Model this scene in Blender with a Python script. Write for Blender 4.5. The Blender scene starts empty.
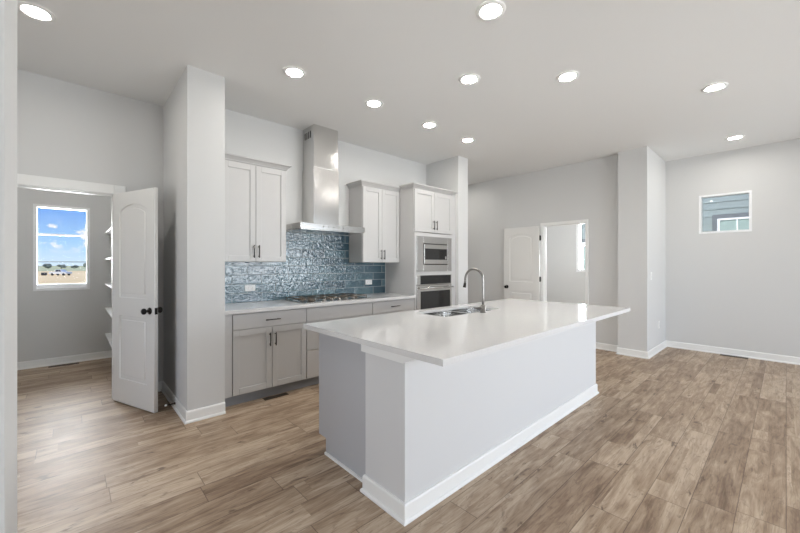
import bpy, bmesh, math, random
from mathutils import Vector, Matrix
random.seed(7)
C = bpy.context.scene.collection
SC = bpy.context.scene
H = 3.048            # ceiling height

# ------------------------------------------------------------------ camera
cam = bpy.data.cameras.new('camera'); cam_o = bpy.data.objects.new('camera', cam); C.objects.link(cam_o)
cam.sensor_width = 36; cam.lens = 16.01; cam.shift_y = -0.0021
cam.clip_start = 0.02; cam.clip_end = 2000
cam_o.location = (0, 0, 1.345)
cam_o.rotation_euler = (math.radians(90), 0, math.radians(-42.65))
SC.camera = cam_o

# ------------------------------------------------------------------ exposure
SC.view_settings.view_transform = 'Standard'
SC.view_settings.look = 'None'
SC.view_settings.gamma = 1
SC.view_settings.use_curve_mapping = False
SC.view_settings.exposure = 0.13
LAMP = 136.0          # radiance of each recessed lens
WIN_POWER = 172.0    # daylight through the rear glass doors

# ------------------------------------------------------------------ sky
def build_world():
    w = bpy.data.worlds.new('sky'); SC.world = w; w.use_nodes = True
    nt = w.node_tree; N = nt.nodes; L = nt.links; N.clear()
    out = N.new('ShaderNodeOutputWorld'); bg = N.new('ShaderNodeBackground')
    tc = N.new('ShaderNodeTexCoord'); sep = N.new('ShaderNodeSeparateXYZ')
    L.new(tc.outputs['Generated'], sep.inputs[0])
    ramp = N.new('ShaderNodeValToRGB'); e = ramp.color_ramp.elements
    e[0].position = 0.0; e[0].color = (0.66, 0.82, 0.97, 1)
    e[1].position = 0.13; e[1].color = (0.13, 0.33, 0.86, 1)
    m = e.new(0.045); m.color = (0.40, 0.66, 0.96, 1)
    L.new(sep.outputs['Z'], ramp.inputs[0])
    mp = N.new('ShaderNodeMapping'); mp.inputs['Scale'].default_value = (20, 20, 28)
    mp.inputs['Location'].default_value = (3.1, 0.4, 0.2)
    L.new(tc.outputs['Generated'], mp.inputs[0])
    nz = N.new('ShaderNodeTexNoise'); nz.inputs['Scale'].default_value = 1.6; nz.inputs['Detail'].default_value = 4
    L.new(mp.outputs[0], nz.inputs['Vector'])
    cr = N.new('ShaderNodeValToRGB'); cr.color_ramp.elements[0].position = 0.53; cr.color_ramp.elements[1].position = 0.62
    L.new(nz.outputs['Fac'], cr.inputs[0])
    band = N.new('ShaderNodeValToRGB'); be = band.color_ramp.elements
    be[0].position = .022; be[0].color = (0, 0, 0, 1); be[1].position = .092; be[1].color = (0, 0, 0, 1)
    for p in (.045, .075): q = be.new(p); q.color = (1, 1, 1, 1)
    L.new(sep.outputs['Z'], band.inputs[0])
    mul = N.new('ShaderNodeMath'); mul.operation = 'MULTIPLY'; L.new(band.outputs[0], mul.inputs[0]); L.new(cr.outputs[0], mul.inputs[1])
    mix = N.new('ShaderNodeMixRGB'); mix.inputs[2].default_value = (0.98, 0.97, 0.97, 1)
    L.new(mul.outputs[0], mix.inputs[0]); L.new(ramp.outputs[0], mix.inputs[1])
    L.new(mix.outputs[0], bg.inputs[0]); bg.inputs[1].default_value = 1.0
    L.new(bg.outputs[0], out.inputs[0])
build_world()

def area(name, loc, rot, sx, sy, power, col):
    l = bpy.data.lights.new(name, 'AREA'); l.shape = 'RECTANGLE'; l.size = sx; l.size_y = sy; l.energy = power; l.color = col
    o = bpy.data.objects.new(name, l); C.objects.link(o); o.location = loc; o.rotation_euler = rot
    return o
sun = bpy.data.lights.new('sun', 'SUN'); sun.energy = 4.0; sun.angle = 0.01; sun.color = (1, .96, .9)
sun_o = bpy.data.objects.new('sun', sun); C.objects.link(sun_o); sun_o.rotation_euler = (0, math.radians(-45), 0)
# daylight outside the rear glass doors, and outside the pantry and bathroom windows
area('daylight_rear_doors', (4.65, -3.35, 1.22), (math.radians(102), 0, 0), 3.8, 2.2, WIN_POWER, (.89, .95, 1.0))
area('added_fill_rear', (1.35, -3.35, 1.45), (math.radians(98), 0, 0), 1.6, 1.7, 85, (.92, .965, 1.0))  # fill from an unseen window, added to brighten surfaces facing the rear wall
area('added_fill_living', (-3.42, -1.2, 1.4), (0, math.radians(-105), 0), 1.8, 2.2, 110, (.95, .98, 1.0))  # side fill from the left, added at an unseen living-room window
area('daylight_hall_window', (-2.24, 3.0, 1.4), (0, math.radians(-95), 0), 1.6, 1.8, 26, (.95, .98, 1.0))
area('daylight_bathroom_window', (8.95, 2.9, 1.7), (0, math.radians(90), 0), 1.0, 0.8, 190, (.95, .98, 1.0))
area('daylight_pantry_window', (-0.1, 7.35, 1.75), (math.radians(-80), 0, 0), 1.3, 1.4, 160, (.95, .98, 1.0))

# ------------------------------------------------------------------ materials
def lin(r, g, b):
    f = lambda v: ((v/255+0.055)/1.055)**2.4 if v/255 > 0.04045 else v/255/12.92
    return (f(r), f(g), f(b), 1)
def mat(name, col, rough=.5, metal=0, bump=0, bscale=200, spec=.5, coat=0):
    m = bpy.data.materials.new(name); m.use_nodes = True
    nt = m.node_tree; b = nt.nodes['Principled BSDF']
    b.inputs['Base Color'].default_value = col; b.inputs['Roughness'].default_value = rough
    b.inputs['Metallic'].default_value = metal; b.inputs['Specular IOR Level'].default_value = spec
    b.inputs['Coat Weight'].default_value = coat
    if bump:
        tc = nt.nodes.new('ShaderNodeTexCoord'); n = nt.nodes.new('ShaderNodeTexNoise'); n.inputs['Scale'].default_value = bscale
        bp = nt.nodes.new('ShaderNodeBump'); bp.inputs['Strength'].default_value = bump; bp.inputs['Distance'].default_value = .002
        nt.links.new(tc.outputs['Object'], n.inputs['Vector']); nt.links.new(n.outputs['Fac'], bp.inputs['Height']); nt.links.new(bp.outputs[0], b.inputs['Normal'])
    return m
def emis(name, col, s):
    m = bpy.data.materials.new(name); m.use_nodes = True
    b = m.node_tree.nodes['Principled BSDF']; b.inputs['Base Color'].default_value = (.9, .9, .9, 1)
    b.inputs['Emission Color'].default_value = col; b.inputs['Emission Strength'].default_value = s
    return m
def glass(name, refl=.12, tint=(1, 1, 1, 1)):
    m = bpy.data.materials.new(name); m.use_nodes = True
    nt = m.node_tree; N = nt.nodes; L = nt.links; N.clear()
    out = N.new('ShaderNodeOutputMaterial'); t = N.new('ShaderNodeBsdfTransparent'); t.inputs[0].default_value = tint
    g = N.new('ShaderNodeBsdfGlossy'); g.inputs['Roughness'].default_value = .01
    fr = N.new('ShaderNodeFresnel'); fr.inputs[0].default_value = 1.45
    mx = N.new('ShaderNodeMixShader'); L.new(fr.outputs[0], mx.inputs[0]); L.new(t.outputs[0], mx.inputs[1]); L.new(g.outputs[0], mx.inputs[2]); L.new(mx.outputs[0], out.inputs[0])
    return m

M = {}
M['wall'] = mat('wall_paint', lin(212, 212, 211), .75, bump=.12, bscale=260, spec=.3)
M['ceiling'] = mat('ceiling_paint', lin(230, 230, 229), .85, bump=.12, bscale=180, spec=.2)
M['trim'] = mat('trim_paint', lin(238, 238, 236), .35)
M['pony'] = mat('island_wall_paint', lin(213, 213, 213), .6, bump=.05, bscale=260, spec=.3)
M['door'] = mat('door_paint', lin(230, 229, 226), .35)
M['cabinet'] = mat('cabinet_paint', lin(195, 194, 193), .38)
M['panel'] = mat('cabinet_end_panel', lin(182, 183, 186), .4)
M['black'] = mat('black_metal', lin(26, 25, 24), .35, .6)
M['pull'] = mat('pull_metal', lin(72, 69, 66), .3, .9)
M['steel'] = mat('stainless_steel', lin(205, 204, 202), .24, 1)
M['sink'] = mat('sink_steel', lin(226, 226, 225), .16, 1)
M['hood'] = mat('hood_steel', lin(214, 213, 211), .2, 1)
M['chrome'] = mat('brushed_nickel', lin(148, 146, 143), .28, 1)
M['dark_glass'] = mat('dark_glass', lin(38, 38, 38), .06, 0, spec=.6)
M['oven_cavity'] = mat('oven_panel_black', lin(30, 30, 31), .15)
M['iron'] = mat('cast_iron', lin(112, 102, 92), .35, .7)
M['plastic'] = mat('white_plastic', lin(238, 238, 236), .35)
M['slot'] = mat('slot_black', lin(50, 48, 46), .6)
M['vent'] = mat('vent_brown', lin(72, 58, 46), .5, .3)
M['rubber'] = mat('rubber', lin(45, 40, 36), .7)
M['vinyl'] = mat('window_vinyl', lin(240, 241, 242), .35)
M['lens'] = emis('lamp_lens', (1.0, .962, .90, 1), LAMP)
M['glass'] = glass('window_glass')
M['shelf'] = mat('shelf_white', lin(240, 240, 240), .45)
M['siding'] = mat('siding_teal', lin(134, 146, 144), .7)
M['housetrim'] = mat('house_trim_grey', lin(104, 110, 113), .7)
M['roof'] = mat('roof_shingle', lin(90, 88, 86), .9, bump=.4, bscale=40)
M['bark'] = mat('tree_bark', lin(86, 76, 66), .9)
M['leaf'] = mat('tree_leaves', lin(112, 120, 108), .9, bump=.6, bscale=4)
M['car_white'] = mat('truck_paint', lin(215, 215, 212), .3)
M['car_dark'] = mat('car_paint_dark', lin(52, 52, 56), .3)
M['tyre'] = mat('tyre', lin(24, 24, 24), .8)
M['blind'] = mat('window_blind', lin(148, 168, 162), .6)

def node_counter():
    m = mat('white_quartz', lin(236, 235, 232), .045, spec=.55); nt = m.node_tree; b = nt.nodes['Principled BSDF']
    tc = nt.nodes.new('ShaderNodeTexCoord'); n = nt.nodes.new('ShaderNodeTexNoise'); n.inputs['Scale'].default_value = 90; n.inputs['Detail'].default_value = 3
    r = nt.nodes.new('ShaderNodeValToRGB'); r.color_ramp.elements[0].position = .35; r.color_ramp.elements[0].color = lin(218, 217, 216); r.color_ramp.elements[1].position = .6; r.color_ramp.elements[1].color = lin(222, 221, 220)
    nt.links.new(tc.outputs['Object'], n.inputs['Vector']); nt.links.new(n.outputs['Fac'], r.inputs[0]); nt.links.new(r.outputs[0], b.inputs['Base Color'])
    return m
M['quartz'] = node_counter()
M['toe'] = mat('toe_kick_grey', lin(150, 153, 158), .5)  # darker, bluer grey than the cabinet fronts

class NG:            # small helper for node maths
    def __init__(s, m): s.nt = m.node_tree; s.N = s.nt.nodes; s.L = s.nt.links
    def m(s, op, a, b=None, c=None):
        n = s.N.new('ShaderNodeMath'); n.operation = op
        for i, v in enumerate((a, b, c)):
            if v is None: continue
            if isinstance(v, (int, float)): n.inputs[i].default_value = v
            else: s.L.new(v, n.inputs[i])
        return n.outputs[0]
    def comb(s, x, y, z=0):
        n = s.N.new('ShaderNodeCombineXYZ')
        for i, v in enumerate((x, y, z)):
            if isinstance(v, (int, float)): n.inputs[i].default_value = v
            else: s.L.new(v, n.inputs[i])
        return n.outputs[0]
    def noise(s, v, scale, detail=3, rough=.5, dist=0):
        n = s.N.new('ShaderNodeTexNoise'); n.inputs['Scale'].default_value = scale; n.inputs['Detail'].default_value = detail
        n.inputs['Roughness'].default_value = rough; n.inputs['Distortion'].default_value = dist; s.L.new(v, n.inputs['Vector']); return n.outputs['Fac']
    def white(s, v):
        n = s.N.new('ShaderNodeTexWhiteNoise'); n.noise_dimensions = '3D'; s.L.new(v, n.inputs['Vector']); return n.outputs['Value']
    def ramp(s, v, stops):
        n = s.N.new('ShaderNodeValToRGB'); e = n.color_ramp.elements
        e[0].position, e[0].color = stops[0]; e[1].position, e[1].color = stops[-1]
        for p, c in stops[1:-1]: q = e.new(p); q.color = c
        s.L.new(v, n.inputs[0]); return n.outputs[0]
    def mix(s, f, a, b, mode='MIX'):
        n = s.N.new('ShaderNodeMixRGB'); n.blend_type = mode
        for i, v in enumerate((f, a, b)):
            if isinstance(v, (int, float)): n.inputs[i].default_value = v
            elif isinstance(v, tuple): n.inputs[i].default_value = v
            else: s.L.new(v, n.inputs[i])
        return n.outputs[0]

def node_floor():
    m = mat('oak_plank_floor', (1, 1, 1, 1), .42, spec=.4); g = NG(m); b = g.N['Principled BSDF']
    tc = g.N.new('ShaderNodeTexCoord'); sp = g.N.new('ShaderNodeSeparateXYZ'); g.L.new(tc.outputs['Object'], sp.inputs[0])
    x, y = sp.outputs[0], sp.outputs[1]
    PW, PL = .185, 1.22
    ry = g.m('DIVIDE', y, PW); row = g.m('FLOOR', ry); fy = g.m('FRACT', ry)
    off = g.white(g.comb(row, 3.7, 1.3))
    rx = g.m('ADD', g.m('DIVIDE', x, PL), g.m('MULTIPLY', off, 7.31)); col = g.m('FLOOR', rx); fx = g.m('FRACT', rx)
    r1 = g.white(g.comb(row, col, .5)); r2 = g.white(g.comb(row, col, 9.2)); r3 = g.white(g.comb(row, col, 5.1))
    # many planks are printed as two narrower strips that start at different places
    cut = g.m('GREATER_THAN', fy, g.m('ADD', .30, g.m('MULTIPLY', r3, .9)))
    strip = g.white(g.comb(row, col, g.m('ADD', 20, g.m('ADD', cut, g.m('MULTIPLY', cut, g.m('FLOOR', g.m('ADD', g.m('MULTIPLY', fx, 2), r2)))))))
    px = g.m('ADD', x, g.m('MULTIPLY', strip, 40)); py = g.m('ADD', y, g.m('MULTIPLY', r2, 40))
    v1 = g.comb(g.m('MULTIPLY', px, 1.5), g.m('MULTIPLY', py, 9.0), 0)
    broad = g.noise(v1, 1.5, 5, .6, 1.4)
    fine = g.noise(g.comb(g.m('MULTIPLY', px, 2.2), g.m('MULTIPLY', py, 60), 0), 1.5, 4, .65, .3)
    patch = g.noise(g.comb(g.m('MULTIPLY', px, 1.3), g.m('MULTIPLY', py, 5.5), 0), 1.7, 3, .55, 1.0)
    knot = g.noise(g.comb(g.m('MULTIPLY', px, 3.4), g.m('MULTIPLY', py, 9.0), 4.4), 1.9, 3, .55, .6)
    vein = g.noise(g.comb(g.m('MULTIPLY', px, 1.0), g.m('MULTIPLY', py, 7.0), 8.1), 2.0, 3, .5, 1.6)
    t = g.m('ADD', g.m('ADD', g.m('MULTIPLY', strip, .15), g.m('MULTIPLY', broad, .50)), g.m('ADD', g.m('MULTIPLY', fine, .28), g.m('MULTIPLY', patch, .36)))
    c = g.ramp(t, [(.42, lin(100, 78, 60)), (.53, lin(138, 115, 94)), (.64, lin(166, 144, 121)), (.79, lin(196, 177, 155))])
    vn = g.m('MULTIPLY', g.m('SUBTRACT', 1, g.m('MINIMUM', 1, g.m('MULTIPLY', g.m('ABSOLUTE', g.m('SUBTRACT', vein, .5)), 45))), .38)
    c = g.mix(vn, c, lin(104, 80, 62))
    kn = g.ramp(knot, [(.63, (0, 0, 0, 1)), (.72, (1, 1, 1, 1))])
    c = g.mix(g.m('MULTIPLY', kn, .72), c, lin(84, 63, 48))
    ey = g.m('MINIMUM', fy, g.m('SUBTRACT', 1, fy)); ex = g.m('MINIMUM', fx, g.m('SUBTRACT', 1, fx))
    seam = g.m('MAXIMUM', g.m('LESS_THAN', ey, .011), g.m('LESS_THAN', ex, .0018))
    c = g.mix(g.m('MULTIPLY', seam, .62), c, lin(80, 60, 46))
    g.L.new(c, b.inputs['Base Color'])
    bp = g.N.new('ShaderNodeBump'); bp.inputs['Strength'].default_value = .12; bp.inputs['Distance'].default_value = .002
    g.L.new(g.m('SUBTRACT', fine, g.m('MULTIPLY', seam, 1.0)), bp.inputs['Height']); g.L.new(bp.outputs[0], b.inputs['Normal'])
    g.L.new(g.m('ADD', .34, g.m('MULTIPLY', fine, .2)), b.inputs['Roughness'])
    return m
M['floor'] = node_floor()

def node_tile():
    m = mat('blue_glazed_tile', (1, 1, 1, 1), .09, spec=1.0); g = NG(m); b = g.N['Principled BSDF']
    tc = g.N.new('ShaderNodeTexCoord'); sp = g.N.new('ShaderNodeSeparateXYZ'); g.L.new(tc.outputs['Object'], sp.inputs[0])
    x, z = g.m('SUBTRACT', sp.outputs[0], 2.945), g.m('SUBTRACT', sp.outputs[2], .92)
    b.inputs['IOR'].default_value = 1.55
    TL, TH = .33, .1035
    rz = g.m('DIVIDE', z, TH); row = g.m('FLOOR', rz); fz = g.m('FRACT', rz)
    odd = g.m('FLOORED_MODULO', row, 2.0)
    rx = g.m('ADD', g.m('DIVIDE', x, TL), g.m('MULTIPLY', odd, .5)); col = g.m('FLOOR', rx); fx = g.m('FRACT', rx)
    r1 = g.white(g.comb(row, col, .5))
    ez = g.m('MULTIPLY', g.m('MINIMUM', fz, g.m('SUBTRACT', 1, fz)), TH); ex = g.m('MULTIPLY', g.m('MINIMUM', fx, g.m('SUBTRACT', 1, fx)), TL)
    ed = g.m('MINIMUM', ez, ex); grout = g.m('LESS_THAN', ed, .0028)
    cl = g.noise(g.comb(sp.outputs[0], g.m('MULTIPLY', r1, 30), sp.outputs[2]), 9, 3)
    t = g.m('ADD', g.m('MULTIPLY', r1, .6), g.m('MULTIPLY', cl, .5))
    c = g.ramp(t, [(.15, lin(40, 68, 82)), (.55, lin(62, 92, 105)), (.95, lin(90, 118, 127))])
    c = g.mix(grout, c, lin(152, 162, 164)); g.L.new(c, b.inputs['Base Color'])
    g.L.new(g.m('ADD', .045, g.m('MULTIPLY', grout, .6)), b.inputs['Roughness'])
    n1 = g.noise(g.comb(sp.outputs[0], g.m('MULTIPLY', r1, 30), sp.outputs[2]), 27, 1.4, .45, 1.3)
    edge = g.m('MINIMUM', g.m('DIVIDE', ed, .009), 1.0)
    hgt = g.m('ADD', g.m('MULTIPLY', n1, .0050), g.m('MULTIPLY', edge, .0004))
    bp = g.N.new('ShaderNodeBump'); bp.inputs['Strength'].default_value = 1.0; bp.inputs['Distance'].default_value = 1.0
    g.L.new(hgt, bp.inputs['Height']); g.L.new(bp.outputs[0], b.inputs['Normal'])
    return m
M['tile'] = node_tile()

def node_ground(name, c0, c1, sc):
    m = mat(name, c0, .95, spec=.1); g = NG(m); b = g.N['Principled BSDF']
    tc = g.N.new('ShaderNodeTexCoord'); n = g.noise(tc.outputs['Object'], sc, 4)
    g.L.new(g.ramp(n, [(.35, c0), (.65, c1)]), b.inputs['Base Color']); return m
M['dirt'] = node_ground('tan_dirt', lin(216, 186, 138), lin(232, 206, 160), .15)
M['grass'] = node_ground('pale_grass', lin(168, 170, 130), lin(194, 190, 150), .05)

# ------------------------------------------------------------------ mesh helpers
class MB:
    def __init__(s): s.bm = bmesh.new(); s.mats = []
    def slot(s, m):
        if m not in s.mats: s.mats.append(m)
        return s.mats.index(m)
    def box(s, x0, x1, y0, y1, z0, z1, bev=0, m=None, smooth=False):
        vs = [s.bm.verts.new(p) for p in ((x0,y0,z0),(x1,y0,z0),(x1,y1,z0),(x0,y1,z0),(x0,y0,z1),(x1,y0,z1),(x1,y1,z1),(x0,y1,z1))]
        fs = [s.bm.faces.new([vs[i] for i in f]) for f in ((3,2,1,0),(4,5,6,7),(0,1,5,4),(1,2,6,5),(2,3,7,6),(3,0,4,7))]
        if m is not None:
            k = s.slot(m)
            for f in fs: f.material_index = k
        if bev:
            es = list({e for f in fs for e in f.edges})
            r = bmesh.ops.bevel(s.bm, geom=es, offset=bev, segments=2, affect='EDGES', profile=.6, clamp_overlap=True)
        return s
    def rings(s, rings, closed=True, cap0=True, cap1=True, smooth=True, m=None):
        V = [[s.bm.verts.new(p) for p in r] for r in rings]; n = len(rings[0]); fs = []
        for a, b in zip(V, V[1:]):
            for i in range(n if closed else n-1):
                f = s.bm.faces.new((a[i], a[(i+1) % n], b[(i+1) % n], b[i])); f.smooth = smooth; fs.append(f)
        if cap0: fs.append(s.bm.faces.new(V[0][::-1]))
        if cap1: fs.append(s.bm.faces.new(V[-1]))
        if m is not None:
            k = s.slot(m)
            for f in fs: f.material_index = k
        return s
    def lathe(s, prof, origin=(0,0,0), axis='Z', n=28, m=None):
        o = Vector(origin); rs = []
        for r, h in prof:
            ring = []
            for i in range(n):
                a = 2*math.pi*i/n; c, t = r*math.cos(a), r*math.sin(a)
                p = {'Z': (c, t, h), 'Y': (c, h, t), 'X': (h, c, t)}[axis]
                ring.append(o + Vector(p))
            rs.append(ring)
        return s.rings(rs, m=m)
    def tube(s, pts, r, n=12, m=None):
        pts = [Vector(p) for p in pts]; rs = []; rr = r if isinstance(r, (list, tuple)) else [r]*len(pts)
        up = None
        for i, p in enumerate(pts):
            t = ((pts[min(i+1, len(pts)-1)] - pts[max(i-1, 0)])).normalized()
            if up is None: up = Vector((0,0,1)) if abs(t.z) < .9 else Vector((1,0,0))
            a = t.cross(up).normalized(); b = a.cross(t).normalized(); up = b
            rs.append([p + rr[i]*(math.cos(2*math.pi*k/n)*a + math.sin(2*math.pi*k/n)*b) for k in range(n)])
        return s.rings(rs, m=m)
    def prism(s, poly, axis, a0, a1, m=None):       # polygon extruded along an axis
        def P(u, v, w): return {'X': (w, u, v), 'Y': (u, w, v), 'Z': (u, v, w)}[axis]
        return s.rings([[P(u, v, a0) for u, v in poly], [P(u, v, a1) for u, v in poly]], smooth=False, m=m)
    def build(s, name, mt=None, parent=None, loc=None):
        off = Vector(parent['_org']) if parent is not None and '_org' in parent.keys() else (Vector(loc) if loc else Vector((0,0,0)))
        bmesh.ops.recalc_face_normals(s.bm, faces=s.bm.faces[:])
        me = bpy.data.meshes.new(name)
        for v in s.bm.verts: v.co -= off
        s.bm.to_mesh(me); s.bm.free()
        if s.mats:
            for k in s.mats: me.materials.append(M[k])
        else: me.materials.append(M[mt])
        o = bpy.data.objects.new(name, me); C.objects.link(o)
        if parent is not None:
            o.parent = parent
            if '_org' in parent.keys(): o['_org'] = parent['_org']
        elif loc: o.location = loc
        if parent is not None or loc: o['_org'] = tuple(off)
        return o
def tag(o, label=None, cat=None, group=None, kind=None):
    if label: o['label'] = label
    if cat: o['category'] = cat
    if group: o['group'] = group
    if kind: o['kind'] = kind
    return o
def thing(name, label, cat, loc=(0,0,0), group=None, kind=None):
    o = bpy.data.objects.new(name, None); C.objects.link(o); o.location = loc; o['_org'] = tuple(loc); o.empty_display_size = .1
    return tag(o, label, cat, group, kind)
def box(name, mt, b, parent=None, bev=0, loc=None):
    return MB().box(*b, bev=bev).build(name, mt, parent, loc)
def struct(name, mb, mt, label=None, cat=None):
    o = mb.build(name, mt); return tag(o, label, cat, kind='structure')
def copy_tree(o, parent=None):
    c = o.copy(); C.objects.link(c)
    if parent is not None: c.parent = parent
    for ch in list(o.children): copy_tree(ch, c)
    return c

# ------------------------------------------------------------------ room shell
struct('floor', MB().box(-3.4, 8.8, -3.2, 6.85, -.12, 0), 'floor')
struct('ceiling', MB().box(-3.4, 8.8, -3.2, 6.85, H, H+.15), 'ceiling')
def wallX(name, x0, x1, y0, y1, holes=(), mt='wall'):   # wall running along Y (thickness in X); holes (y0,y1,z0,z1)
    mb = MB(); y = y0
    for a, b, z0, z1 in sorted(holes):
        mb.box(x0, x1, y, a, 0, H)
        if z0 > 0: mb.box(x0, x1, a, b, 0, z0)
        mb.box(x0, x1, a, b, z1, H); y = b
    mb.box(x0, x1, y, y1, 0, H)
    bmesh.ops.remove_doubles(mb.bm, verts=mb.bm.verts[:], dist=1e-5)
    return struct(name, mb, mt)
def wallY(name, y0, y1, x0, x1, holes=(), mt='wall'):
    mb = MB(); x = x0
    for a, b, z0, z1 in sorted(holes):
        mb.box(x, a, y0, y1, 0, H)
        if z0 > 0: mb.box(a, b, y0, y1, 0, z0)
        mb.box(a, b, y0, y1, z1, H); x = b
    mb.box(x, x1, y0, y1, 0, H)
    bmesh.ops.remove_doubles(mb.bm, verts=mb.bm.verts[:], dist=1e-5)
    return struct(name, mb, mt)
wallY('wall_kitchen', 4.15, 4.27, 1.02, 4.43)
wallX('wall_kitchen_left', .72, 1.02, 3.455, 4.65)
wallX('wall_kitchen_right', 4.43, 4.675, 3.465, 6.55)
wallY('wall_pantry_front', 4.53, 4.65, -2.0, .72, [(-.43, .325, 0, 2.065)])
wallY('wall_pantry_back', 6.66, 6.80, -1.3, .72, [(-.377, .184, 1.0, 2.145)])
wallX('wall_pantry_right', .72, .84, 4.65, 6.80)
wallX('wall_pantry_left', -1.42, -1.3, 4.65, 6.80)
wallX('wall_hall_left', -2.12, -2.0, 1.5, 4.65, [(2.2, 3.8, .6, 2.3)])
wallY('wall_left', 1.24, 1.50, -3.3, -.1165)
wallX('wall_living_left', -3.3, -3.18, -3.1, 1.26, [(-2.2, -.2, .6, 2.3)])
wallY('wall_rear', -3.12, -3.0, -3.3, 7.34, [(.58, 2.1, .6, 2.3), (2.75, 6.55, .04, 2.4)])
wallX('wall_right', 7.2, 7.34, -3.0, 1.35, [(.335, .925, 1.828, 2.42)])
wallY('wall_column_right', 1.35, 1.72, 6.06, 8.74)
wallX('wall_far', 6.2, 6.32, 1.72, 6.55, [(2.212, 2.965, 0, 2.055)])
wallY('wall_hall_back', 6.45, 6.57, 4.675, 6.2)
wallX('wall_bathroom_back', 8.6, 8.74, 1.72, 4.6, [(2.45, 3.30, 1.18, 2.45)])
wallY('wall_bathroom_left', 4.6, 4.72, 6.32, 8.74)

# baseboards: profile swept along a polyline, the wall on its left or right
PROF = [(.024, 0), (.024, .010), (.019, .018), (.013, .021), (.013, .088), (.009, .098), (.0, .100)]
def baseboard(name, pts, sgn, prof=PROF, parent=None):
    P = [Vector((p[0], p[1])) for p in pts]; n = len(P); rings = []
    for i in range(n):
        d0 = (P[i]-P[i-1]).normalized() if i > 0 else None
        d1 = (P[i+1]-P[i]).normalized() if i < n-1 else None
        nr = lambda d: Vector((-d.y, d.x))*sgn
        if d0 is None: mv = nr(d1)
        elif d1 is None: mv = nr(d0)
        else:
            a, b = nr(d0), nr(d1); mv = (a+b)/(1+a.dot(b))
        rings.append([(P[i].x+mv.x*o, P[i].y+mv.y*o, z) for o, z in prof] + [(P[i].x, P[i].y, 0)])
    mb = MB(); mb.rings(rings, smooth=False)
    if parent is not None: return mb.build(name, 'trim', parent)
    return struct(name, mb, 'trim')
baseboard('baseboard_kitchen_left', [(.40, 4.53), (.72, 4.53), (.72, 3.455), (1.02, 3.455)], -1)
baseboard('baseboard_pantry_back', [(-1.3, 6.66), (.72, 6.66)], -1)
baseboard('baseboard_kitchen_right', [(4.43, 3.465), (4.675, 3.465), (4.675, 6.45), (6.2, 6.45), (6.2, 3.02)], -1)
baseboard('baseboard_right', [(6.2, 2.16), (6.2, 1.72), (6.06, 1.72), (6.06, 1.35), (7.2, 1.35), (7.2, -3.0)], -1)
baseboard('baseboard_hall_left', [(-2.0, 1.5), (-2.0, 4.53), (-.49, 4.53)], -1)

# door casings
def casing(name, axis, face, a0, a1, zt, w=.065, t=.016, out=-1, back=None):
    mb = MB(); f0, f1 = (face+out*t, face) if out < 0 else (face, face+out*t)
    def bx(a, b, z0, z1):
        if axis == 'X': mb.box(a, b, f0, f1, z0, z1, bev=.004)
        else: mb.box(f0, f1, a, b, z0, z1, bev=.004)
    bx(a0-w, a0, 0, zt+w); bx(a1, a1+w, 0, zt+w); bx(a0, a1, zt, zt+w)
    # jamb lining in the thickness of the wall
    g0, g1 = (face, back) if back > face else (back, face)
    def jb(a, b, z0, z1):
        if axis == 'X': mb.box(a, b, g0, g1, z0, z1)
        else: mb.box(g0, g1, a, b, z0, z1)
    jb(a0-.018, a0+.004, 0, zt); jb(a1-.004, a1+.018, 0, zt); jb(a0, a1, zt-.004, zt+.012)
    s0 = face + (back-face)*.45; s1 = s0 + (back-face)*.25; s0, s1 = min(s0, s1), max(s0, s1)
    if axis == 'X':
        mb.box(a0, a0+.014, s0, s1, 0, zt); mb.box(a1-.014, a1, s0, s1, 0, zt); mb.box(a0, a1, s0, s1, zt-.014, zt)
    else:
        mb.box(s0, s1, a0, a0+.014, 0, zt); mb.box(s0, s1, a1-.014, a1, 0, zt); mb.box(s0, s1, a0, a1, zt-.014, zt)
    return struct(name, mb, 'trim')
casing('trim_1', 'X', 4.53, -.412, .307, 2.047, back=4.65, w=.09)
casing('trim_2', 'Y', 6.2, 2.232, 2.945, 2.042, back=6.32, w=.048)

# ------------------------------------------------------------------ windows
def window(name, axis, face, a0, a1, z0, z1, depth=.12, fw=.035, bars=(), vbars=(), label=None, dark=None):
    """frame set in the wall; axis 'Y' = wall along X facing -Y, 'X' = wall along Y facing -X; sgn = outward"""
    ctr = ((a0+a1)/2, face, z0) if axis == 'Y' else (face, (a0+a1)/2, z0)
    w = thing(name, label, 'window' if label else None, ctr, kind='structure')
    d = abs(depth); o = 1 if depth > 0 else -1
    def bx(mb, a, b, d0, d1, za, zb, bev=.003):
        e0, e1 = sorted((face+o*d0, face+o*d1))
        if axis == 'Y': mb.box(a, b, e0, e1, za, zb, bev=bev)
        else: mb.box(e0, e1, a, b, za, zb, bev=bev)
    mb = MB()
    bx(mb, a0, a0+fw, -.004, d, z0, z1); bx(mb, a1-fw, a1, -.004, d, z0, z1)
    bx(mb, a0+fw, a1-fw, -.004, d, z0, z0+fw); bx(mb, a0+fw, a1-fw, -.004, d, z1-fw, z1)
    mb.build('window_frame', 'vinyl', w)
    for zb, t, mt in bars:
        mb = MB(); bx(mb, a0+fw, a1-fw, d*.45, d*.8, zb-t/2, zb+t/2, bev=.002); mb.build('sash_bar', mt, w)
    for ab, t in vbars:
        mb = MB(); bx(mb, ab-t/2, ab+t/2, d*.4, d*.85, z0+fw, z1-fw, bev=.002); mb.build('mullion', 'vinyl', w)
    mb = MB(); bx(mb, a0+fw, a1-fw, d*.58, d*.62, z0+fw, z1-fw, bev=0); mb.build('pane', 'glass', w)
    return w
window('window_1', 'Y', 6.66, -.377, .184, 1.0, 2.145, bars=[(1.755, .020, 'vinyl'), (1.385, .008, 'slot'), (1.06, .05, 'vinyl')])
window('window_2', 'X', 7.2, .335, .925, 1.828, 2.42, fw=.03)
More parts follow.
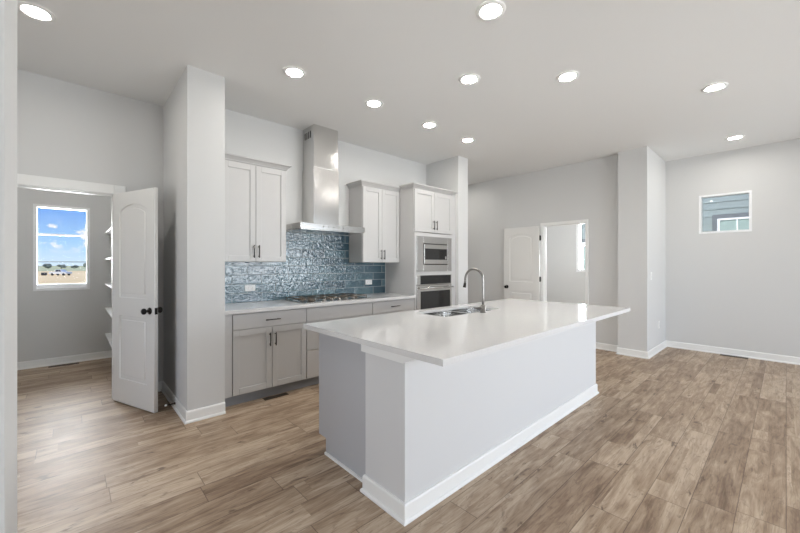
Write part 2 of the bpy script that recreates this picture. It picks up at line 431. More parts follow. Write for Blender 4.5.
window('window_3', 'X', 8.6, 2.45, 3.30, 1.18, 2.45, fw=.06, bars=[(1.80, .03, 'vinyl')])
window('window_4', 'Y', -3.0, 2.75, 6.55, .04, 2.4, depth=-.12, fw=.06, vbars=[(4.65, .1)])
window('added_window_7', 'Y', -3.0, .58, 2.1, .6, 2.3, depth=-.12, fw=.05, vbars=[(1.34, .08)])  # unseen window, put in for the rear fill light
window('added_window_5', 'X', -3.18, -2.2, -.2, .6, 2.3, depth=-.12, fw=.05, vbars=[(-1.2, .08)])  # out-of-view window, put in for the left side fill

window('window_6', 'X', -2.0, 2.2, 3.8, .6, 2.3, depth=-.12, fw=.05, vbars=[(3.0, .08)])

# ------------------------------------------------------------------ panel doors
def curve_solid(outer, holes, ext, bev):
    cu = bpy.data.curves.new('tmp', 'CURVE'); cu.dimensions = '2D'; cu.fill_mode = 'BOTH'; cu.extrude = ext; cu.bevel_depth = bev; cu.bevel_resolution = 1
    cu.offset = -bev
    for poly in [outer]+holes:
        sp = cu.splines.new('POLY'); sp.points.add(len(poly)-1); sp.use_cyclic_u = True
        for p, q in zip(sp.points, poly): p.co = (q[0], q[1], 0, 1)
    o = bpy.data.objects.new('tmp', cu); C.objects.link(o)
    dg = bpy.context.evaluated_depsgraph_get(); me = bpy.data.meshes.new_from_object(o.evaluated_get(dg))
    bpy.data.objects.remove(o); bpy.data.curves.remove(cu); return me
def arch(x0, x1, z0, z1, rise, n=14):
    pts = [(x0, z0), (x1, z0)]
    sh = .0
    for i in range(n+1):
        t = i/n; x = x1+(x0-x1)*t; pts.append((x, z1-rise+rise*math.sin(math.pi*t)**.8))
    return pts
def leaf_mesh(w, h, th=.035):
    st = .122; mid0, mid1 = .842, 1.022; bt = .235; tp = .125
    pu = arch(st, w-st, mid1, h-tp, .06); pl = [(st, bt), (w-st, bt), (w-st, mid0), (st, mid0)]
    bm = bmesh.new()
    def add(me, zoff):
        me.transform(Matrix.Translation((0, 0, zoff))); bm.from_mesh(me); bpy.data.meshes.remove(me)
    add(curve_solid([(0, 0), (w, 0), (w, h), (0, h)], [pu, pl], th/2-.004, .004), 0)
    iu = arch(st+.036, w-st-.036, mid1+.036, h-tp-.036, .052); il = [(st+.036, bt+.036), (w-st-.036, bt+.036), (w-st-.036, mid0-.036), (st+.036, mid0-.036)]
    for poly in (iu, il): add(curve_solid(poly, [], th/2-.009, .0055), 0)
    add(curve_solid([(.02, .02), (w-.02, .02), (w-.02, h-.02), (.02, h-.02)], [], th/2-.0125, .001), 0)
    # local (x, z, thickness) -> (x, thickness, z)
    bm.transform(Matrix(((1,0,0,0),(0,0,-1,0),(0,1,0,0),(0,0,0,1))))
    me = bpy.data.meshes.new('leaf'); bm.to_mesh(me); bm.free(); me.materials.append(M['door']); return me
def knob_mb(sgn, x, z, th):
    mb = MB(); y = sgn*th/2
    prof = [(.001, 0), (.031, 0), (.032, .004), (.028, .009), (.012, .011), (.0105, .030), (.016, .034), (.0255, .040), (.0285, .050), (.0265, .060), (.018, .067), (.001, .069)]
    mb.lathe([(r, sgn*h) for r, h in prof], (x, y, z), 'Y', 24); return mb
def panel_door(name, loc, rz, w, h=2.03, hz=(.25, 1.03, 1.77), mirror=1):
    d = thing(name, None, None, (0, 0, 0), kind='structure')
    lf = bpy.data.objects.new('door_leaf', leaf_mesh(w, h)); C.objects.link(lf); lf.parent = d; lf.location = (0, 0, 0)
    for s in (1, -1): knob_mb(s, w-.065, .915, .035).build('door_knob', 'black', d)
    MB().box(w-.001, w+.0012, -.0125, .0125, .885, .945).build('latch_plate', 'black', d)
    for z in hz:
        mb = MB(); mb.lathe([(.001, 0), (.0075, 0), (.0075, .09), (.001, .09)], (-.005, mirror*.021, z), 'Z', 12); mb.box(-.0015, .0, -.016, .016, z, z+.09)
        mb.build('hinge', 'black', d)
    d.location = loc; d.rotation_euler = (0, 0, rz); return d
# pantry door, open about 110 degrees
panel_door('door_1', (.309, 4.505, .012), math.atan2(-.93, .352), .70, mirror=1)
# bathroom door, folded back flat against the far wall
panel_door('door_2', (6.155, 2.990, .012), math.radians(90), .705, mirror=-1)

# ------------------------------------------------------------------ recessed ceiling lights
def make_light(loc):
    t = thing('recessed_light', 'x', 'ceiling light', loc, 'recessed ceiling lights')
    x, y, z = loc; mb = MB(); n = 40
    prof = [(.065, -.001), (.065, -.005), (.076, -.011), (.094, -.008), (.098, -.0005)]
    rs = [[(x+r*math.cos(2*math.pi*i/n), y+r*math.sin(2*math.pi*i/n), z+h) for i in range(n)] for r, h in prof]
    mb.rings(rs, cap0=False, cap1=False); mb.build('trim_ring', 'trim', t)
    mb = MB(); mb.lathe([(.0655, -.0005), (.065, -.003), (.045, -.0045), (.001, -.005)], loc, 'Z', 40); mb.build('lens', 'lens', t)
    return t
LP = [((-.18, 3.42), 'round recessed light over the pantry entry, at the top left corner of the photo'),
      ((2.06, 1.34), 'recessed ceiling light over the near end of the island, at top middle of the photo'),
      ((1.446, 2.945), 'recessed ceiling light nearest the square white column left of the kitchen'),
      ((2.34, 2.945), 'recessed ceiling light just in front of the range hood chimney'),
      ((2.675, 1.97), 'recessed ceiling light over the middle of the island sink'),
      ((3.295, 1.34), 'recessed ceiling light over the far half of the island overhang, right of the sink light'),
      ((4.53, .465), 'recessed ceiling light over the open floor, upper right of the photo'),
      ((3.20, 2.945), 'recessed ceiling light in front of the tall oven cabinet'),
      ((3.97, 2.945), 'farthest recessed ceiling light of the kitchen row, beside the wall end past the oven'),
      ((6.52, .465), 'recessed ceiling light nearest the small high window in the right wall'),
      ((-.2, 5.7), 'added fill light inside the pantry, hidden behind the wall over its doorway'),  # this and the next three: unseen lamps added to brighten the rooms behind
      ((7.4, 3.0), 'added fill light inside the bathroom beyond the far doorway'),
      ((5.5, 4.6), 'added fill light in the passage right behind the wall end past the oven'),
      ((5.4, 5.8), 'added fill light deep in the passage behind the wall end past the oven')]
l0 = make_light((*LP[0][0], H)); l0['label'] = LP[0][1]
for (x, y), lab in LP[1:]:
    c = copy_tree(l0); c.location = (x, y, H); c['label'] = lab

# ------------------------------------------------------------------ cabinets
def shaker(name, x0, x1, z0, z1, yf, parent, face=-1, rail=.058, th=.02, mt='cabinet', slab=False):
    """door whose front lies at y = yf and faces -Y (or +Y)"""
    mb = MB(); yb = yf - face*th; a, b = sorted((yf, yb))
    if slab: mb.box(x0, x1, a, b, z0, z1, bev=.0025)
    else:
        mb.box(x0, x0+rail, a, b, z0, z1, bev=.0022); mb.box(x1-rail, x1, a, b, z0, z1, bev=.0022)
        mb.box(x0+rail, x1-rail, a, b, z0, z0+rail, bev=.0022); mb.box(x0+rail, x1-rail, a, b, z1-rail, z1, bev=.0022)
        p0, p1 = sorted((yf - face*.010, yb)); mb.box(x0+rail-.004, x1-rail+.004, p0, p1, z0+rail-.004, z1-rail+.004)
    return mb.build(name, mt, parent)
def pull(x, z, yf, parent, vert=True, L=.135, name='handle', face=-1):
    mb = MB(); y = yf + face*.030; r = .0055
    if vert:
        mb.tube([(x, y, z-L/2), (x, y, z+L/2)], r)
        for s in (-1, 1): mb.tube([(x, yf, z+s*L*.37), (x, y, z+s*L*.37)], r*.85)
    else:
        mb.tube([(x-L/2, y, z), (x+L/2, y, z)], r)
        for s in (-1, 1): mb.tube([(x+s*L*.37, yf, z), (x+s*L*.37, y, z)], r*.85)
    return mb.build(name, 'pull', parent)
def crown(x0, x1, yf, yb, z, parent, left=.0, right=.0, sc=1.0):
    prof = [(0, 0), (.008, 0), (.012, .010), (.034*sc, .034), (.044*sc, .040), (.050*sc, .044), (.050*sc, .056)]
    rs = []
    for d, h in prof:
        l = d if left else 0; r = d if right else 0
        rs.append([(x0-l, yf-d, z+h), (x1+r, yf-d, z+h), (x1+r, yb, z+h), (x0-l, yb, z+h)])
    MB().rings(rs, smooth=False).build('crown_molding', 'cabinet', parent)
YB = 4.15; YF = 3.52          # back wall, front of base cabinet doors
# --- base cabinets
def base_cab(name, label, x0, x1, loc=None):
    t = thing(name, label, 'cabinet', ((x0+x1)/2, 3.84, 0))
    MB().box(x0, x1, YF+.021, YB-.008, .105, .884).build('body', 'cabinet', t)
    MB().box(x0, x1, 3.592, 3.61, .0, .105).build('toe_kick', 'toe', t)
    return t
b1 = base_cab('base_cabinet', 'grey base cabinet with one drawer over two doors, beside the column', 1.022, 1.867)
MB().box(1.022, 1.104, YF+.006, YF+.0205, .105, .884, bev=.002).build('filler_strip', 'cabinet', b1)
d = shaker('drawer', 1.109, 1.863, .728, .874, YF, b1, slab=True); pull(1.487, .797, YF, d, False, .15)
d = shaker('door', 1.109, 1.4845, .109, .722, YF, b1); pull(1.458, .60, YF, d)
d = shaker('door', 1.4885, 1.863, .109, .722, YF, b1); pull(1.516, .60, YF, d)
b2 = base_cab('base_cabinet', 'grey drawer base cabinet under the gas cooktop', 1.867, 2.775)
shaker('drawer_front', 1.872, 2.771, .728, .874, YF, b2, slab=True)
for z0, z1 in ((.413, .722), (.109, .407)):
    d = shaker('drawer', 1.872, 2.771, z0, z1, YF, b2, slab=True); pull(2.32, z1-.06, YF, d, False, .15)
b3 = base_cab('base_cabinet', 'grey base cabinet between the cooktop and the tall oven cabinet', 2.775, 3.515)
d = shaker('drawer', 2.78, 3.511, .728, .874, YF, b3, slab=True); pull(3.145, .80, YF, d, False, .15)
d = shaker('door', 2.78, 3.1435, .109, .722, YF, b3); pull(3.118, .60, YF, d)
d = shaker('door', 3.1475, 3.511, .109, .722, YF, b3); pull(3.174, .60, YF, d)
# --- counter and splash
o = MB().box(1.022, 3.514, 3.49, YB-.009, .885, .92, bev=.003).build('countertop', 'quartz')
tag(o, 'white quartz countertop on the grey cabinets along the tiled wall', 'countertop')
o = MB().box(1.022, 3.514, YB-.008, YB-.0005, .921, 1.752).build('tile_backsplash', 'tile')
tag(o, 'glossy blue brick tile backsplash behind the cooktop', 'backsplash')
o = MB().box(3.508, 3.515, YB-.0098, YB-.0082, .921, 1.376).build('edge_trim', 'plastic', o)
# --- upper cabinets
def upper(label, x0, x1, dl, dr):
    t = thing('upper_cabinet', label, 'cabinet', ((x0+x1)/2, 3.98, 1.378))
    MB().box(x0, x1, 3.841, YB-.009, 1.378, 2.41).build('body', 'cabinet', t)
    xm = (x0+x1)/2
    for a, b, hx in ((x0+.006, xm-.002, xm-.027), (xm+.002, x1-.006, xm+.027)):
        d = shaker('door', a, b, 1.383, 2.398, 3.82, t); pull(hx, 1.487, 3.82, d)
    crown(x0, x1, 3.838, YB-.009, 2.411, t, dl, dr); return t
upper('grey two-door wall cabinet beside the column, left of the range hood', 1.095, 1.778, 0, 1)
upper('grey two-door wall cabinet between the range hood and tall oven cabinet', 2.845, 3.514, 1, 0)
o = MB().box(1.022, 1.0945, 3.835, 3.855, 1.378, 2.41).build('filler_strip', 'cabinet', bpy.data.objects['upper_cabinet'])
# --- tall oven cabinet
T0, T1 = 3.519, 4.355
tw = thing('oven_cabinet', 'tall grey cabinet holding the microwave and wall oven', 'cabinet', (3.95, 3.84, 0))
mb = MB(); yb = YB-.002; yf = YF+.021
mb.box(T0, T0+.02, yf, yb, 0, 2.43); mb.box(T1-.02, T1, yf, yb, 0, 2.43); mb.box(T0+.02, T1-.02, yb-.02, yb, .1, 2.43)
for z in (.105, .45, 1.20, 1.765, 2.41): mb.box(T0+.02, T1-.02, yf, yb-.02, z, z+.02)
mb.build('body', 'cabinet', tw)
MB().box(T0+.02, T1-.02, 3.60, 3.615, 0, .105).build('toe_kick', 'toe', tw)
mb = MB()   # face frame round the two appliances
mb.box(T0, T0+.034, YF, yf, .41, 1.805, bev=.002); mb.box(T1-.038, T1, YF, yf, .41, 1.805, bev=.002)
mb.box(T0+.034, T1-.038, YF, yf, 1.754, 1.805, bev=.002); mb.box(T0+.034, T1-.038, YF, yf, 1.197, 1.248, bev=.002)
mb.build('face_frame', 'cabinet', tw)
MB().box(T1, 4.4295, YF+.008, YF+.026, 0, 2.43).build('filler_strip', 'cabinet', tw)
xm = (T0+T1)/2
for a, b, hx in ((T0+.006, xm-.002, xm-.032), (xm+.002, T1-.006, xm+.032)):
    d = shaker('door', a, b, 1.815, 2.415, YF, tw); pull(hx, 1.925, YF, d)
d = shaker('drawer', T0+.006, T1-.006, .109, .40, YF, tw, slab=True); pull(xm, .33, YF, d, False, .15)
crown(T0, 4.428, YF+.018, 3.785, 2.431, tw, 1, 0)
# --- microwave
A0, A1 = T0+.0345, T1-.0385
mw = thing('microwave', 'built-in stainless microwave above the wall oven', 'microwave', (xm, YF, 1.25))
mb = MB(); y0 = YF-.012
mb.box(A0+.01, A1-.01, YF+.03, YF+.45, 1.262, 1.745); mb.build('body', 'slot', mw)
mb = MB(); c0, c1, e0, e1 = 3.685, 4.222, 1.345, 1.655
mb.box(A0, c0, y0, y0+.02, 1.2485, 1.7535, bev=.002); mb.box(c1, A1, y0, y0+.02, 1.2485, 1.7535, bev=.002)
mb.box(c0, c1, y0, y0+.02, 1.2485, e0, bev=.002); mb.box(c0, c1, y0, y0+.02, e1, 1.7535, bev=.002)
mb.build('trim_kit', 'steel', mw)
MB().box(c0+.002, c1-.002, y0+.012, y0+.028, e0+.002, e1-.002).build('gasket', 'slot', mw)
mb = MB(); mb.box(c0+.014, c1-.014, y0-.006, y0+.012, e0+.014, e1-.014, bev=.003); d = mb.build('door', 'steel', mw)
MB().box(c0+.03, c1-.028, y0-.0085, y0-.0055, e0+.075, e1-.075, bev=.001).build('window', 'dark_glass', d)
mb = MB(); mb.box(4.135, 4.19, y0-.0095, y0-.008, 1.425, 1.575, bev=.0005); mb.build('control_panel', 'oven_cavity', mw)
mb = MB(); mb.box(4.15, 4.18, y0-.012, y0-.0095, 1.43, 1.47, bev=.001); mb.build('open_button', 'steel', mw)
# --- wall oven
ov = thing('wall_oven', 'built-in stainless wall oven with a black glass door', 'oven', (xm, YF, .475))
MB().box(A0+.01, A1-.01, YF+.03, YF+.5, .48, 1.19).build('body', 'slot', ov)
mb = MB(); mb.box(A0, A1, YF-.010, YF+.02, 1.055, 1.1965, bev=.003); cp = mb.build('control_panel', 'steel', ov)
MB().box(A0+.075, A1-.02, YF-.0125, YF-.0095, 1.066, 1.19, bev=.001).build('control_glass', 'oven_cavity', cp)
MB().box(3.92, 3.99, YF-.0135, YF-.0124, 1.115, 1.15).build('display', 'dark_glass', cp)
mb = MB(); mb.box(A0, A1, YF-.014, YF+.02, .475, 1.05, bev=.004); d = mb.build('door', 'steel', ov)
MB().box(A0+.075, A1-.04, YF-.0165, YF-.0135, .55, .965, bev=.001).build('window', 'dark_glass', d)
mb = MB(); mb.tube([(A0+.03, YF-.058, 1.012), (A1-.02, YF-.058, 1.012)], .012, 16)
for x in (A0+.08, A1-.07): mb.tube([(x, YF-.014, 1.012), (x, YF-.055, 1.012)], .009)
mb.build('handle', 'steel', d)

# ------------------------------------------------------------------ range hood
hd = thing('range_hood', 'stainless chimney range hood over the gas cooktop', 'range hood', (2.325, 4.0, 1.752))
yh = YB-.009
mb = MB(); mb.box(1.887, 2.79, 3.70, yh, 1.762, 1.828, bev=.003); mb.build('canopy', 'hood', hd)
mb = MB(); mb.box(1.897, 2.78, 3.71, yh-.01, 1.752, 1.7615); mb.build('filter', 'steel', hd)
for i in range(5): MB().lathe([(.0005, 0), (.007, 0), (.007, -.003), (.0005, -.004)], (2.18+.07*i, 3.699, 1.795), 'Y', 12).build('control_button', 'chrome', hd)
mb = MB(); mb.box(2.136, 2.491, 3.853, yh, 1.829, 2.53, bev=.003); mb.build('chimney_sleeve', 'hood', hd)
mb = MB(); mb.box(2.143, 2.484, 3.860, yh, 2.531, H-.001, bev=.003); ch = mb.build('chimney_top', 'hood', hd)
for s, x in ((-1, 2.143), (1, 2.484)):
    mb = MB()
    for i in range(4):
        y = 3.93+.045*i; a, b = sorted((x+s*.0006, x-s*.001)); mb.box(a, b, y, y+.026, 2.90, 2.985)
    mb.build('vent_slots', 'slot', ch)

# ------------------------------------------------------------------ gas cooktop
ct = thing('gas_cooktop', 'stainless gas cooktop with dark grates set in the white counter', 'cooktop', (2.32, 3.79, .92))
mb = MB(); mb.box(1.865, 2.775, 3.535, 4.055, .9205, .930, bev=.004); mb.build('tray', 'steel', ct)
burn = [(2.02, 3.93), (2.02, 3.69), (2.32, 3.82), (2.62, 3.93), (2.62, 3.69)]
for x, y in burn:
    mb = MB(); mb.lathe([(.001, .9302), (.046, .9302), (.048, .936), (.036, .940), (.034, .948), (.001, .950)], (x, y, 0), 'Z', 20); mb.build('burner', 'iron', ct)
for x0, x1 in ((1.88, 2.165), (2.172, 2.468), (2.475, 2.76)):
    mb = MB(); y0, y1 = 3.63, 4.04; zt = .957; r = .0055
    def bar(a, b): mb.tube([a, b], r, 6)
    for y in (y0, (y0+y1)/2, y1): bar((x0, y, zt), (x1, y, zt))
    for x in (x0, (x0+x1)/2, x1): bar((x, y0, zt), (x, y1, zt))
    for x in (x0, x1):
        for y in (y0, y1): bar((x, y, .9302), (x, y, zt))
    mb.build('grate', 'iron', ct)
for i in range(5):
    mb = MB(); x = 2.12+.1*i; mb.lathe([(.001, .9302), (.022, .9302), (.021, .945), (.016, .955), (.001, .956)], (x, 3.578, 0), 'Z', 18); mb.build('knob', 'chrome', ct)

# ------------------------------------------------------------------ wall plates
def plate(name, loc, axis, label, cat, horiz=False, kind='outlet', sgn=-1):
    t = thing(name, label, cat, loc, None); w, h = (.118, .073) if horiz else (.073, .118); x, y, z = loc
    def bx(mb, a0, a1, d0, d1, z0, z1, bev=0):
        e0, e1 = sorted((d0*sgn, d1*sgn))
        if axis == 'Y': mb.box(x+a0, x+a1, y+e0, y+e1, z+z0, z+z1, bev=bev)
        else: mb.box(x+e0, x+e1, y+a0, y+a1, z+z0, z+z1, bev=bev)
    mb = MB(); bx(mb, -w/2, w/2, 0, .006, -h/2, h/2, .002); mb.build('cover_plate', 'plastic', t)
    if kind == 'outlet':
        for s in (-1, 1):
            mb = MB(); a = s*.022
            if horiz: bx(mb, a-.016, a+.016, .006, .0085, -.017, .017, .002)
            else: bx(mb, -.017, .017, .006, .0085, a-.016, a+.016, .002)
            r = mb.build('receptacle', 'plastic', t)
            mb = MB()
            for q in (-.006, .006):
                if horiz: bx(mb, a-.005, a+.005, .0085, .0088, q-.001, q+.001)
                else: bx(mb, q-.001, q+.001, .0085, .0088, a-.005, a+.005)
            mb.build('slots', 'slot', r)
    else:
        mb = MB(); bx(mb, -.016, .016, .006, .010, -.033, .033, .002); mb.build('rocker', 'plastic', t)
    return t
plate('wall_outlet', (3.19, YB-.0082, 1.093), 'Y', 'white outlet on the blue tiles under the right wall cabinet', 'outlet', True)
plate('wall_outlet', (1.49, YB-.0082, 1.08), 'Y', 'white outlet on the blue tiles between the column and cooktop', 'outlet', True)
plate('wall_outlet', (6.74, 1.35, .41), 'Y', 'white outlet low on the bright side of the far right column', 'outlet')
plate('light_switch', (6.27, 1.35, 1.18), 'Y', 'white light switch at hand height on the far right column', 'light switch', kind='switch')

# ------------------------------------------------------------------ island
il = thing('kitchen_island', 'white kitchen island base with grey cabinets on its kitchen side', 'kitchen island', (2.65, 1.85, 0))
MB().box(1.28, 4.035, 1.352, 1.692, 0, .887).build('half_wall', 'pony', il)
MB().box(1.345, 4.02, 1.693, 2.30, .105, .62).build('cabinet_body', 'cabinet', il)
for x0, x1 in ((1.329, 1.345), (4.02, 4.035)):   # end panels, notched for the toe kick
    mb = MB(); mb.prism([(1.693, 0), (2.222, 0), (2.222, .112), (2.318, .112), (2.318, .887), (1.693, .887)], 'X', x0, x1)
    mb.build('end_panel', 'panel', il)
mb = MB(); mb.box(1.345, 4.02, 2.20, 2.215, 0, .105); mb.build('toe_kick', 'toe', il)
mb = MB(); mb.box(1.345, 4.02, 2.28, 2.30, .62, .887); mb.build('front_rail', 'cabinet', il)
for i in range(6):
    a = 1.349+i*.4452; d = shaker('door', a, a+.441, .115, .875, 2.32, il, face=1)
    pull(a+(.40 if i % 2 == 0 else .04), .74, 2.32, d, face=1)
baseboard('baseboard', [(1.328, 1.692), (1.28, 1.692), (1.28, 1.352), (4.035, 1.352), (4.035, 1.692)], -1, parent=il)
MB().prism([(1.717, 0), (2.222, 0), (2.222, .016), (1.717, .016)], 'X', 1.317, 1.3288).build('shoe_molding', 'trim', il)
mb = MB()  # bracket strip under the overhang on the near end
mb.prism([(1.692, .887), (1.692, .838), (1.335, .838), (1.222, .887)], 'X', 1.248, 1.2795)
mb.build('support_strip', 'trim', il)
# counter with a real sink cut-out
S0, S1, R0, R1 = 2.235, 3.045, 1.875, 2.235
mb = MB()
for b in ((1.222, S0, 1.042, 2.355), (S1, 4.05, 1.042, 2.355), (S0, S1, 1.042, R0), (S0, S1, R1, 2.355)): mb.box(*b, .888, .92)
bmesh.ops.remove_doubles(mb.bm, verts=mb.bm.verts[:], dist=1e-5)
bmesh.ops.delete(mb.bm, geom=[f for f in mb.bm.faces if len([1 for g in mb.bm.faces if g is not f and set(v.index for v in g.verts) == set(v.index for v in f.verts)]) > 0 and False], context='FACES')
o = mb.build('island_countertop', 'quartz'); tag(o, 'wide white quartz slab on top of the kitchen island', 'countertop')
# sink
sk = thing('kitchen_sink', 'stainless double bowl sink set into the island counter', 'sink', (2.64, 2.055, .68))
def rrect(x0, x1, y0, y1, r, z, n=6):
    out = []
    for cx, cy, a0 in ((x1-r, y1-r, 0), (x0+r, y1-r, 90), (x0+r, y0+r, 180), (x1-r, y0+r, 270)):
        for i in range(n+1):
            a = math.radians(a0+90*i/n); out.append((cx+r*math.cos(a), cy+r*math.sin(a), z))
    return out
for x0, x1 in ((S0+.004, 2.655), (2.675, S1-.004)):
    y0, y1 = R0+.004, R1-.004
    mb = MB(); mb.rings([rrect(x0, x1, y0, y1, .07, .9), rrect(x0+.004, x1-.004, y0+.004, y1-.004, .068, .80), rrect(x0+.012, x1-.012, y0+.012, y1-.012, .06, .72), rrect(x0+.04, x1-.04, y0+.04, y1-.04, .04, .70)], cap0=False)
    b = mb.build('bowl', 'sink', sk)
    mb = MB(); mb.lathe([(.001, .7005), (.044, .7005), (.044, .704), (.03, .7045), (.001, .703)], ((x0+x1)/2, (y0+y1)/2, 0), 'Z', 20); mb.build('drain', 'chrome', b)
mb = MB()
for x0, x1, y0, y1 in ((S0+.0015, S1-.0015, R0+.0015, R0+.006), (S0+.0015, S1-.0015, R1-.006, R1-.0015), (S0+.0015, S0+.006, R0+.006, R1-.006), (S1-.006, S1-.0015, R0+.006, R1-.006), (2.653, 2.677, R0+.006, R1-.006)):
    mb.box(x0, x1, y0, y1, .884, .902, bev=.001)
mb.build('rim', 'sink', sk)
# faucet
fx, fy = 2.70, 1.835
fc = thing('kitchen_faucet', 'tall arched pull-down faucet standing on the island beside the sink', 'faucet', (fx, fy, .92))
mb = MB(); mb.lathe([(.001, .9205), (.030, .9205), (.030, .926), (.023, .930), (.0225, .985), (.018, .990), (.001, .991)], (fx, fy, 0), 'Z', 28); mb.build('base', 'chrome', fc)
R = .098; zc = 1.208; pts = [(fx, fy, .99), (fx, fy, 1.05), (fx, fy, 1.13)]
for i in range(17):
    a = math.pi*i/16*1.03; pts.append((fx, fy+R-R*math.cos(a), zc+R*math.sin(a)))
mb = MB(); mb.tube(pts, .0108, 16); mb.build('neck', 'chrome', fc)
e = pts[-1]; mb = MB(); mb.tube([e, (e[0], e[1]+.003, e[2]-.022)], .012, 16)
mb.build('collar', 'chrome', fc)
mb = MB(); mb.tube([(e[0], e[1]+.003, e[2]-.022), (e[0], e[1]+.007, e[2]-.045), (e[0], e[1]+.010, e[2]-.064)], [.0115, .0135, .0155], 16); mb.build('spray_head', 'rubber', fc)
mb = MB(); mb.tube([(fx-.022, fy, .962), (fx-.045, fy+.002, .964)], .012, 14); mb.tube([(fx-.045, fy+.002, .964), (fx-.125, fy+.01, .972)], [.008, .0055], 12); mb.build('lever', 'chrome', fc)
# soap / air-gap disc beside the faucet
# ------------------------------------------------------------------ pantry shelves
SHL = ['topmost white shelf in the pantry, seen past the open door', 'second white shelf from the top in the pantry, past the open door',
       'middle white shelf of five in the pantry, past the open door', 'fourth white shelf from the top in the pantry, past the open door',
       'lowest white shelf in the pantry, near the open door']
for z, lab in zip((1.785, 1.415, 1.06, .71, .34), SHL):
    t = thing('pantry_shelf', lab, 'shelf', (.545, 5.7, z), 'pantry shelves')
    MB().box(.345, .719, 4.75, 6.658, z, z+.018, bev=.002).build('board', 'shelf', t)
    MB().box(.40, .719, 6.640, 6.658, z-.04, z-.0005).build('end_cleat', 'shelf', t)
    MB().box(.70, .719, 4.75, 6.639, z-.04, z-.0005).build('wall_cleat', 'shelf', t)

# ------------------------------------------------------------------ floor vents, door stop, hook
def vent(loc, label, lx, ly):
    t = thing('floor_vent', label, 'floor vent', loc, 'floor vents'); x, y, z = loc
    MB().box(x-lx/2, x+lx/2, y-ly/2, y+ly/2, .0005, .004, bev=.001).build('frame', 'vent', t)
    mb = MB(); n = 14
    for i in range(n):
        if lx > ly: a = x-lx/2+.02+(lx-.04)*(i+.25)/n; mb.box(a, a+(lx-.04)/n*.5, y-ly/2+.015, y+ly/2-.015, .004, .0046)
        else: a = y-ly/2+.02+(ly-.04)*(i+.25)/n; mb.box(x-lx/2+.015, x+lx/2-.015, a, a+(ly-.04)/n*.5, .004, .0046)
    mb.build('louvers', 'slot', t)
vent((1.53, 3.53, 0), 'dark floor vent by the toe kick of the kitchen base cabinet', .25, .07)
vent((-.08, 6.565, 0), 'dark floor vent under the pantry window', .30, .09)
vent((7.13, .52, 0), 'dark floor vent at the right wall below the small high window', .09, .30)
ds = thing('door_stop', 'dark spring door stop on the column baseboard behind the pantry door', 'door stop', (.707, 3.86, .055))
mb = MB(); pts = []
for i in range(80): a = i/79*2*math.pi*9; pts.append((.700-.062*i/79, 3.86+.006*math.cos(a), .055+.006*math.sin(a)))
mb.tube(pts, .0018, 6); mb.build('spring', 'black', ds)
MB().lathe([(.001, .7065), (.011, .7065), (.011, .700), (.001, .699)], (0, 3.86, .055), 'X', 14).build('mount', 'black', ds)
MB().lathe([(.001, .640), (.008, .639), (.008, .624), (.001, .622)], (0, 3.86, .055), 'X', 14).build('rubber_tip', 'plastic', ds)
hk = thing('robe_hook', 'small dark hook on the bathroom wall seen through the far doorway', 'hook', (8.6, 4.06, 1.40))
MB().lathe([(.001, 8.5995), (.022, 8.5995), (.020, 8.592), (.001, 8.591)], (0, 4.06, 1.40), 'X', 18).build('mount', 'pull', hk)
MB().tube([(8.591, 4.06, 1.40), (8.555, 4.06, 1.385), (8.535, 4.06, 1.395), (8.53, 4.06, 1.42)], [.008, .007, .007, .009], 10).build('prong', 'pull', hk)

# ------------------------------------------------------------------ outdoors
struct('ground', MB().box(-400, 400, -80, 200, -1.4, -1.2), 'dirt')
struct('ground_field', MB().box(-900, 900, 200, 1200, -1.4, -1.18), 'grass')
def rot_build(mb, name, mt, parent): return mb.build(name, mt, parent)
def truck(loc, rz):
    t = thing('pickup_truck', 'white pickup truck parked on the tan lot outside the pantry window', 'truck', (0, 0, 0))
    mb = MB(); prof = [(-2.7, .5), (2.75, .5), (2.78, .95), (2.6, 1.08), (1.3, 1.15), (.85, 1.15), (-.9, 1.15), (-.95, 1.12), (-2.72, 1.12)]
    mb.prism(prof, 'Y', -.95, .95); mb.build('body', 'car_white', t)
    mb = MB(); cab = [(-.95, 1.15), (1.3, 1.15), (.65, 1.82), (-.75, 1.82)]
    mb.rings([[(x, -.88+(z-1.15)*.2, z) for x, z in cab], [(x, .88-(z-1.15)*.2, z) for x, z in cab]], smooth=False); mb.build('cab', 'car_white', t)
    for s in (-1, 1):
        mb = MB()
        for pl in ([(-.78, 1.2), (.1, 1.2), (.1, 1.75), (-.66, 1.75)], [(.18, 1.2), (1.1, 1.2), (.62, 1.75), (.18, 1.75)]):
            mb.rings([[(x, s*(.895-(z-1.15)*.2), z) for x, z in pl], [(x, s*(.875-(z-1.15)*.2), z) for x, z in pl]], smooth=False)
        mb.build('side_windows', 'dark_glass', t)
    for x in (-1.75, 1.8):
        for s in (-1, 1):
            mb = MB(); a, b = sorted((s*.70, s*.97)); mb.lathe([(.001, a), (.36, a), (.40, a+.04), (.40, b-.04), (.36, b), (.001, b)], (x, 0, .40), 'Y', 22); mb.build('wheel', 'tyre', t)
    t.location = loc; t.rotation_euler = (0, 0, rz); t.scale = (.78, .78, .78); return t
truck((-2.06, 117.5, -1.2), math.radians(-45))
t = thing('storage_box', 'small dark box on the tan lot left of the white pickup truck', 'box', (-5.0, 121.5, -1.2))
MB().box(-5.5, -4.5, 121, 122, -1.2, -.65, bev=.05).build('body', 'car_dark', t)
MB().box(-5.55, -4.45, 120.95, 122.05, -.6495, -.54, bev=.03).build('lid', 'car_dark', t)
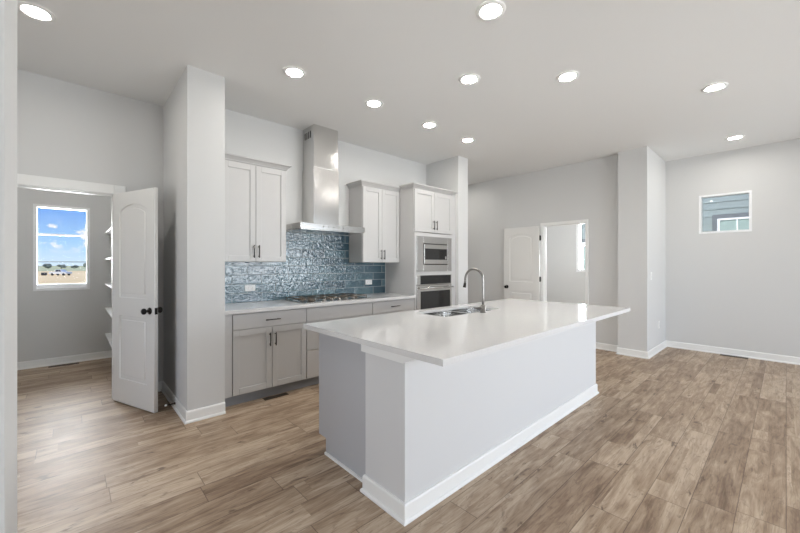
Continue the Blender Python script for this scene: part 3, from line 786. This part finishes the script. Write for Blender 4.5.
def tree(i, loc, w, h):
    t = thing('distant_tree', None, 'tree', loc, 'distant trees on the horizon'); x, y, z = loc
    MB().tube([(x, y, z), (x, y, z+h*.5)], [.35, .2], 8).build('trunk', 'bark', t)
    mb = MB(); rnd = random.Random(i)
    for k in range(7):
        m = Matrix.Translation((x+rnd.uniform(-w/2, w/2)*.5, y+rnd.uniform(-1, 1)*2, z+h*rnd.uniform(.35, .72))) @ Matrix.Diagonal((w*.2, 1.6, h*.26, 1))
        r = bmesh.ops.create_icosphere(mb.bm, subdivisions=2, radius=1, matrix=m)
        for v in r['verts']: v.co += Vector((rnd.uniform(-.2, .2), rnd.uniform(-.2, .2), rnd.uniform(-.2, .2)))
    mb.build('crown', 'leaf', t); t['label'] = 'one of the low grey-green trees along the horizon in the pantry window'
for i, (x, w, h) in enumerate([(-17.5, 6.0, 3.4), (-11, 5.5, 3.7), (-5, 5.5, 3.2), (1, 5, 2.4), (7.5, 5.5, 4.4), (13.5, 5.0, 4.0), (24, 5, 4.0), (-32, 7, 2.6)]):
    tree(i, (x*1.1, 340, -1.18), w*1.15, h*1.0)

# neighbouring house on the right
nh = thing('neighbor_house', 'teal lap-sided house next door seen through the small high window', 'house', (11.2, 1, -.55))
MB().box(11.04, 19, -7, 9, -.55, 5.0).build('house_body', 'siding', nh)
mb = MB(); z = -.5
while z < 5.0:
    mb.prism([(11.04, z), (11.012, z), (11.028, z+.17), (11.04, z+.17)], 'Y', -7, 9); z += .165
mb.build('lap_siding', 'siding', nh)
mb = MB(); mb.prism([(10.6, 5.0), (15, 7.4), (19.4, 5.0), (19.4, 5.15), (15, 7.6), (10.6, 5.15)], 'Y', -7.4, 9.4); mb.build('roof', 'roof', nh)
def nwin(y0, y1, z0, z1, ym):
    mb = MB(); t = .095; x0, x1 = 10.985, 11.03
    mb.box(x0, x1, y0-t, y0, z0-t, z1+t); mb.box(x0, x1, y1, y1+t, z0-t, z1+t); mb.box(x0, x1, y0, y1, z1, z1+t); mb.box(x0, x1, y0, y1, z0-t, z0)
    f = mb.build('window_surround', 'housetrim', nh)
    mb = MB(); v = .04; x0, x1 = 10.975, 11.03
    mb.box(x0, x1, y0, y0+v, z0, z1); mb.box(x0, x1, y1-v, y1, z0, z1); mb.box(x0, x1, y0+v, y1-v, z0, z0+v); mb.box(x0, x1, y0+v, y1-v, z1-v, z1)
    for q in ym: mb.box(x0, x1, q-.012, q+.012, z0+v, z1-v)
    mb.build('window_frame', 'vinyl', f)
    mb = MB(); mb.box(11.0, 11.005, y0+v, y1-v, z0+v, z1-v); mb.build('pane', 'blind', f)
nwin(-.14, 1.08, 1.2, 2.41, [.745, .2])
nwin(2.6, 4.05, .6, 2.0, [3.3])
for o in bpy.data.objects:
    if '_org' in o.keys(): del o['_org']
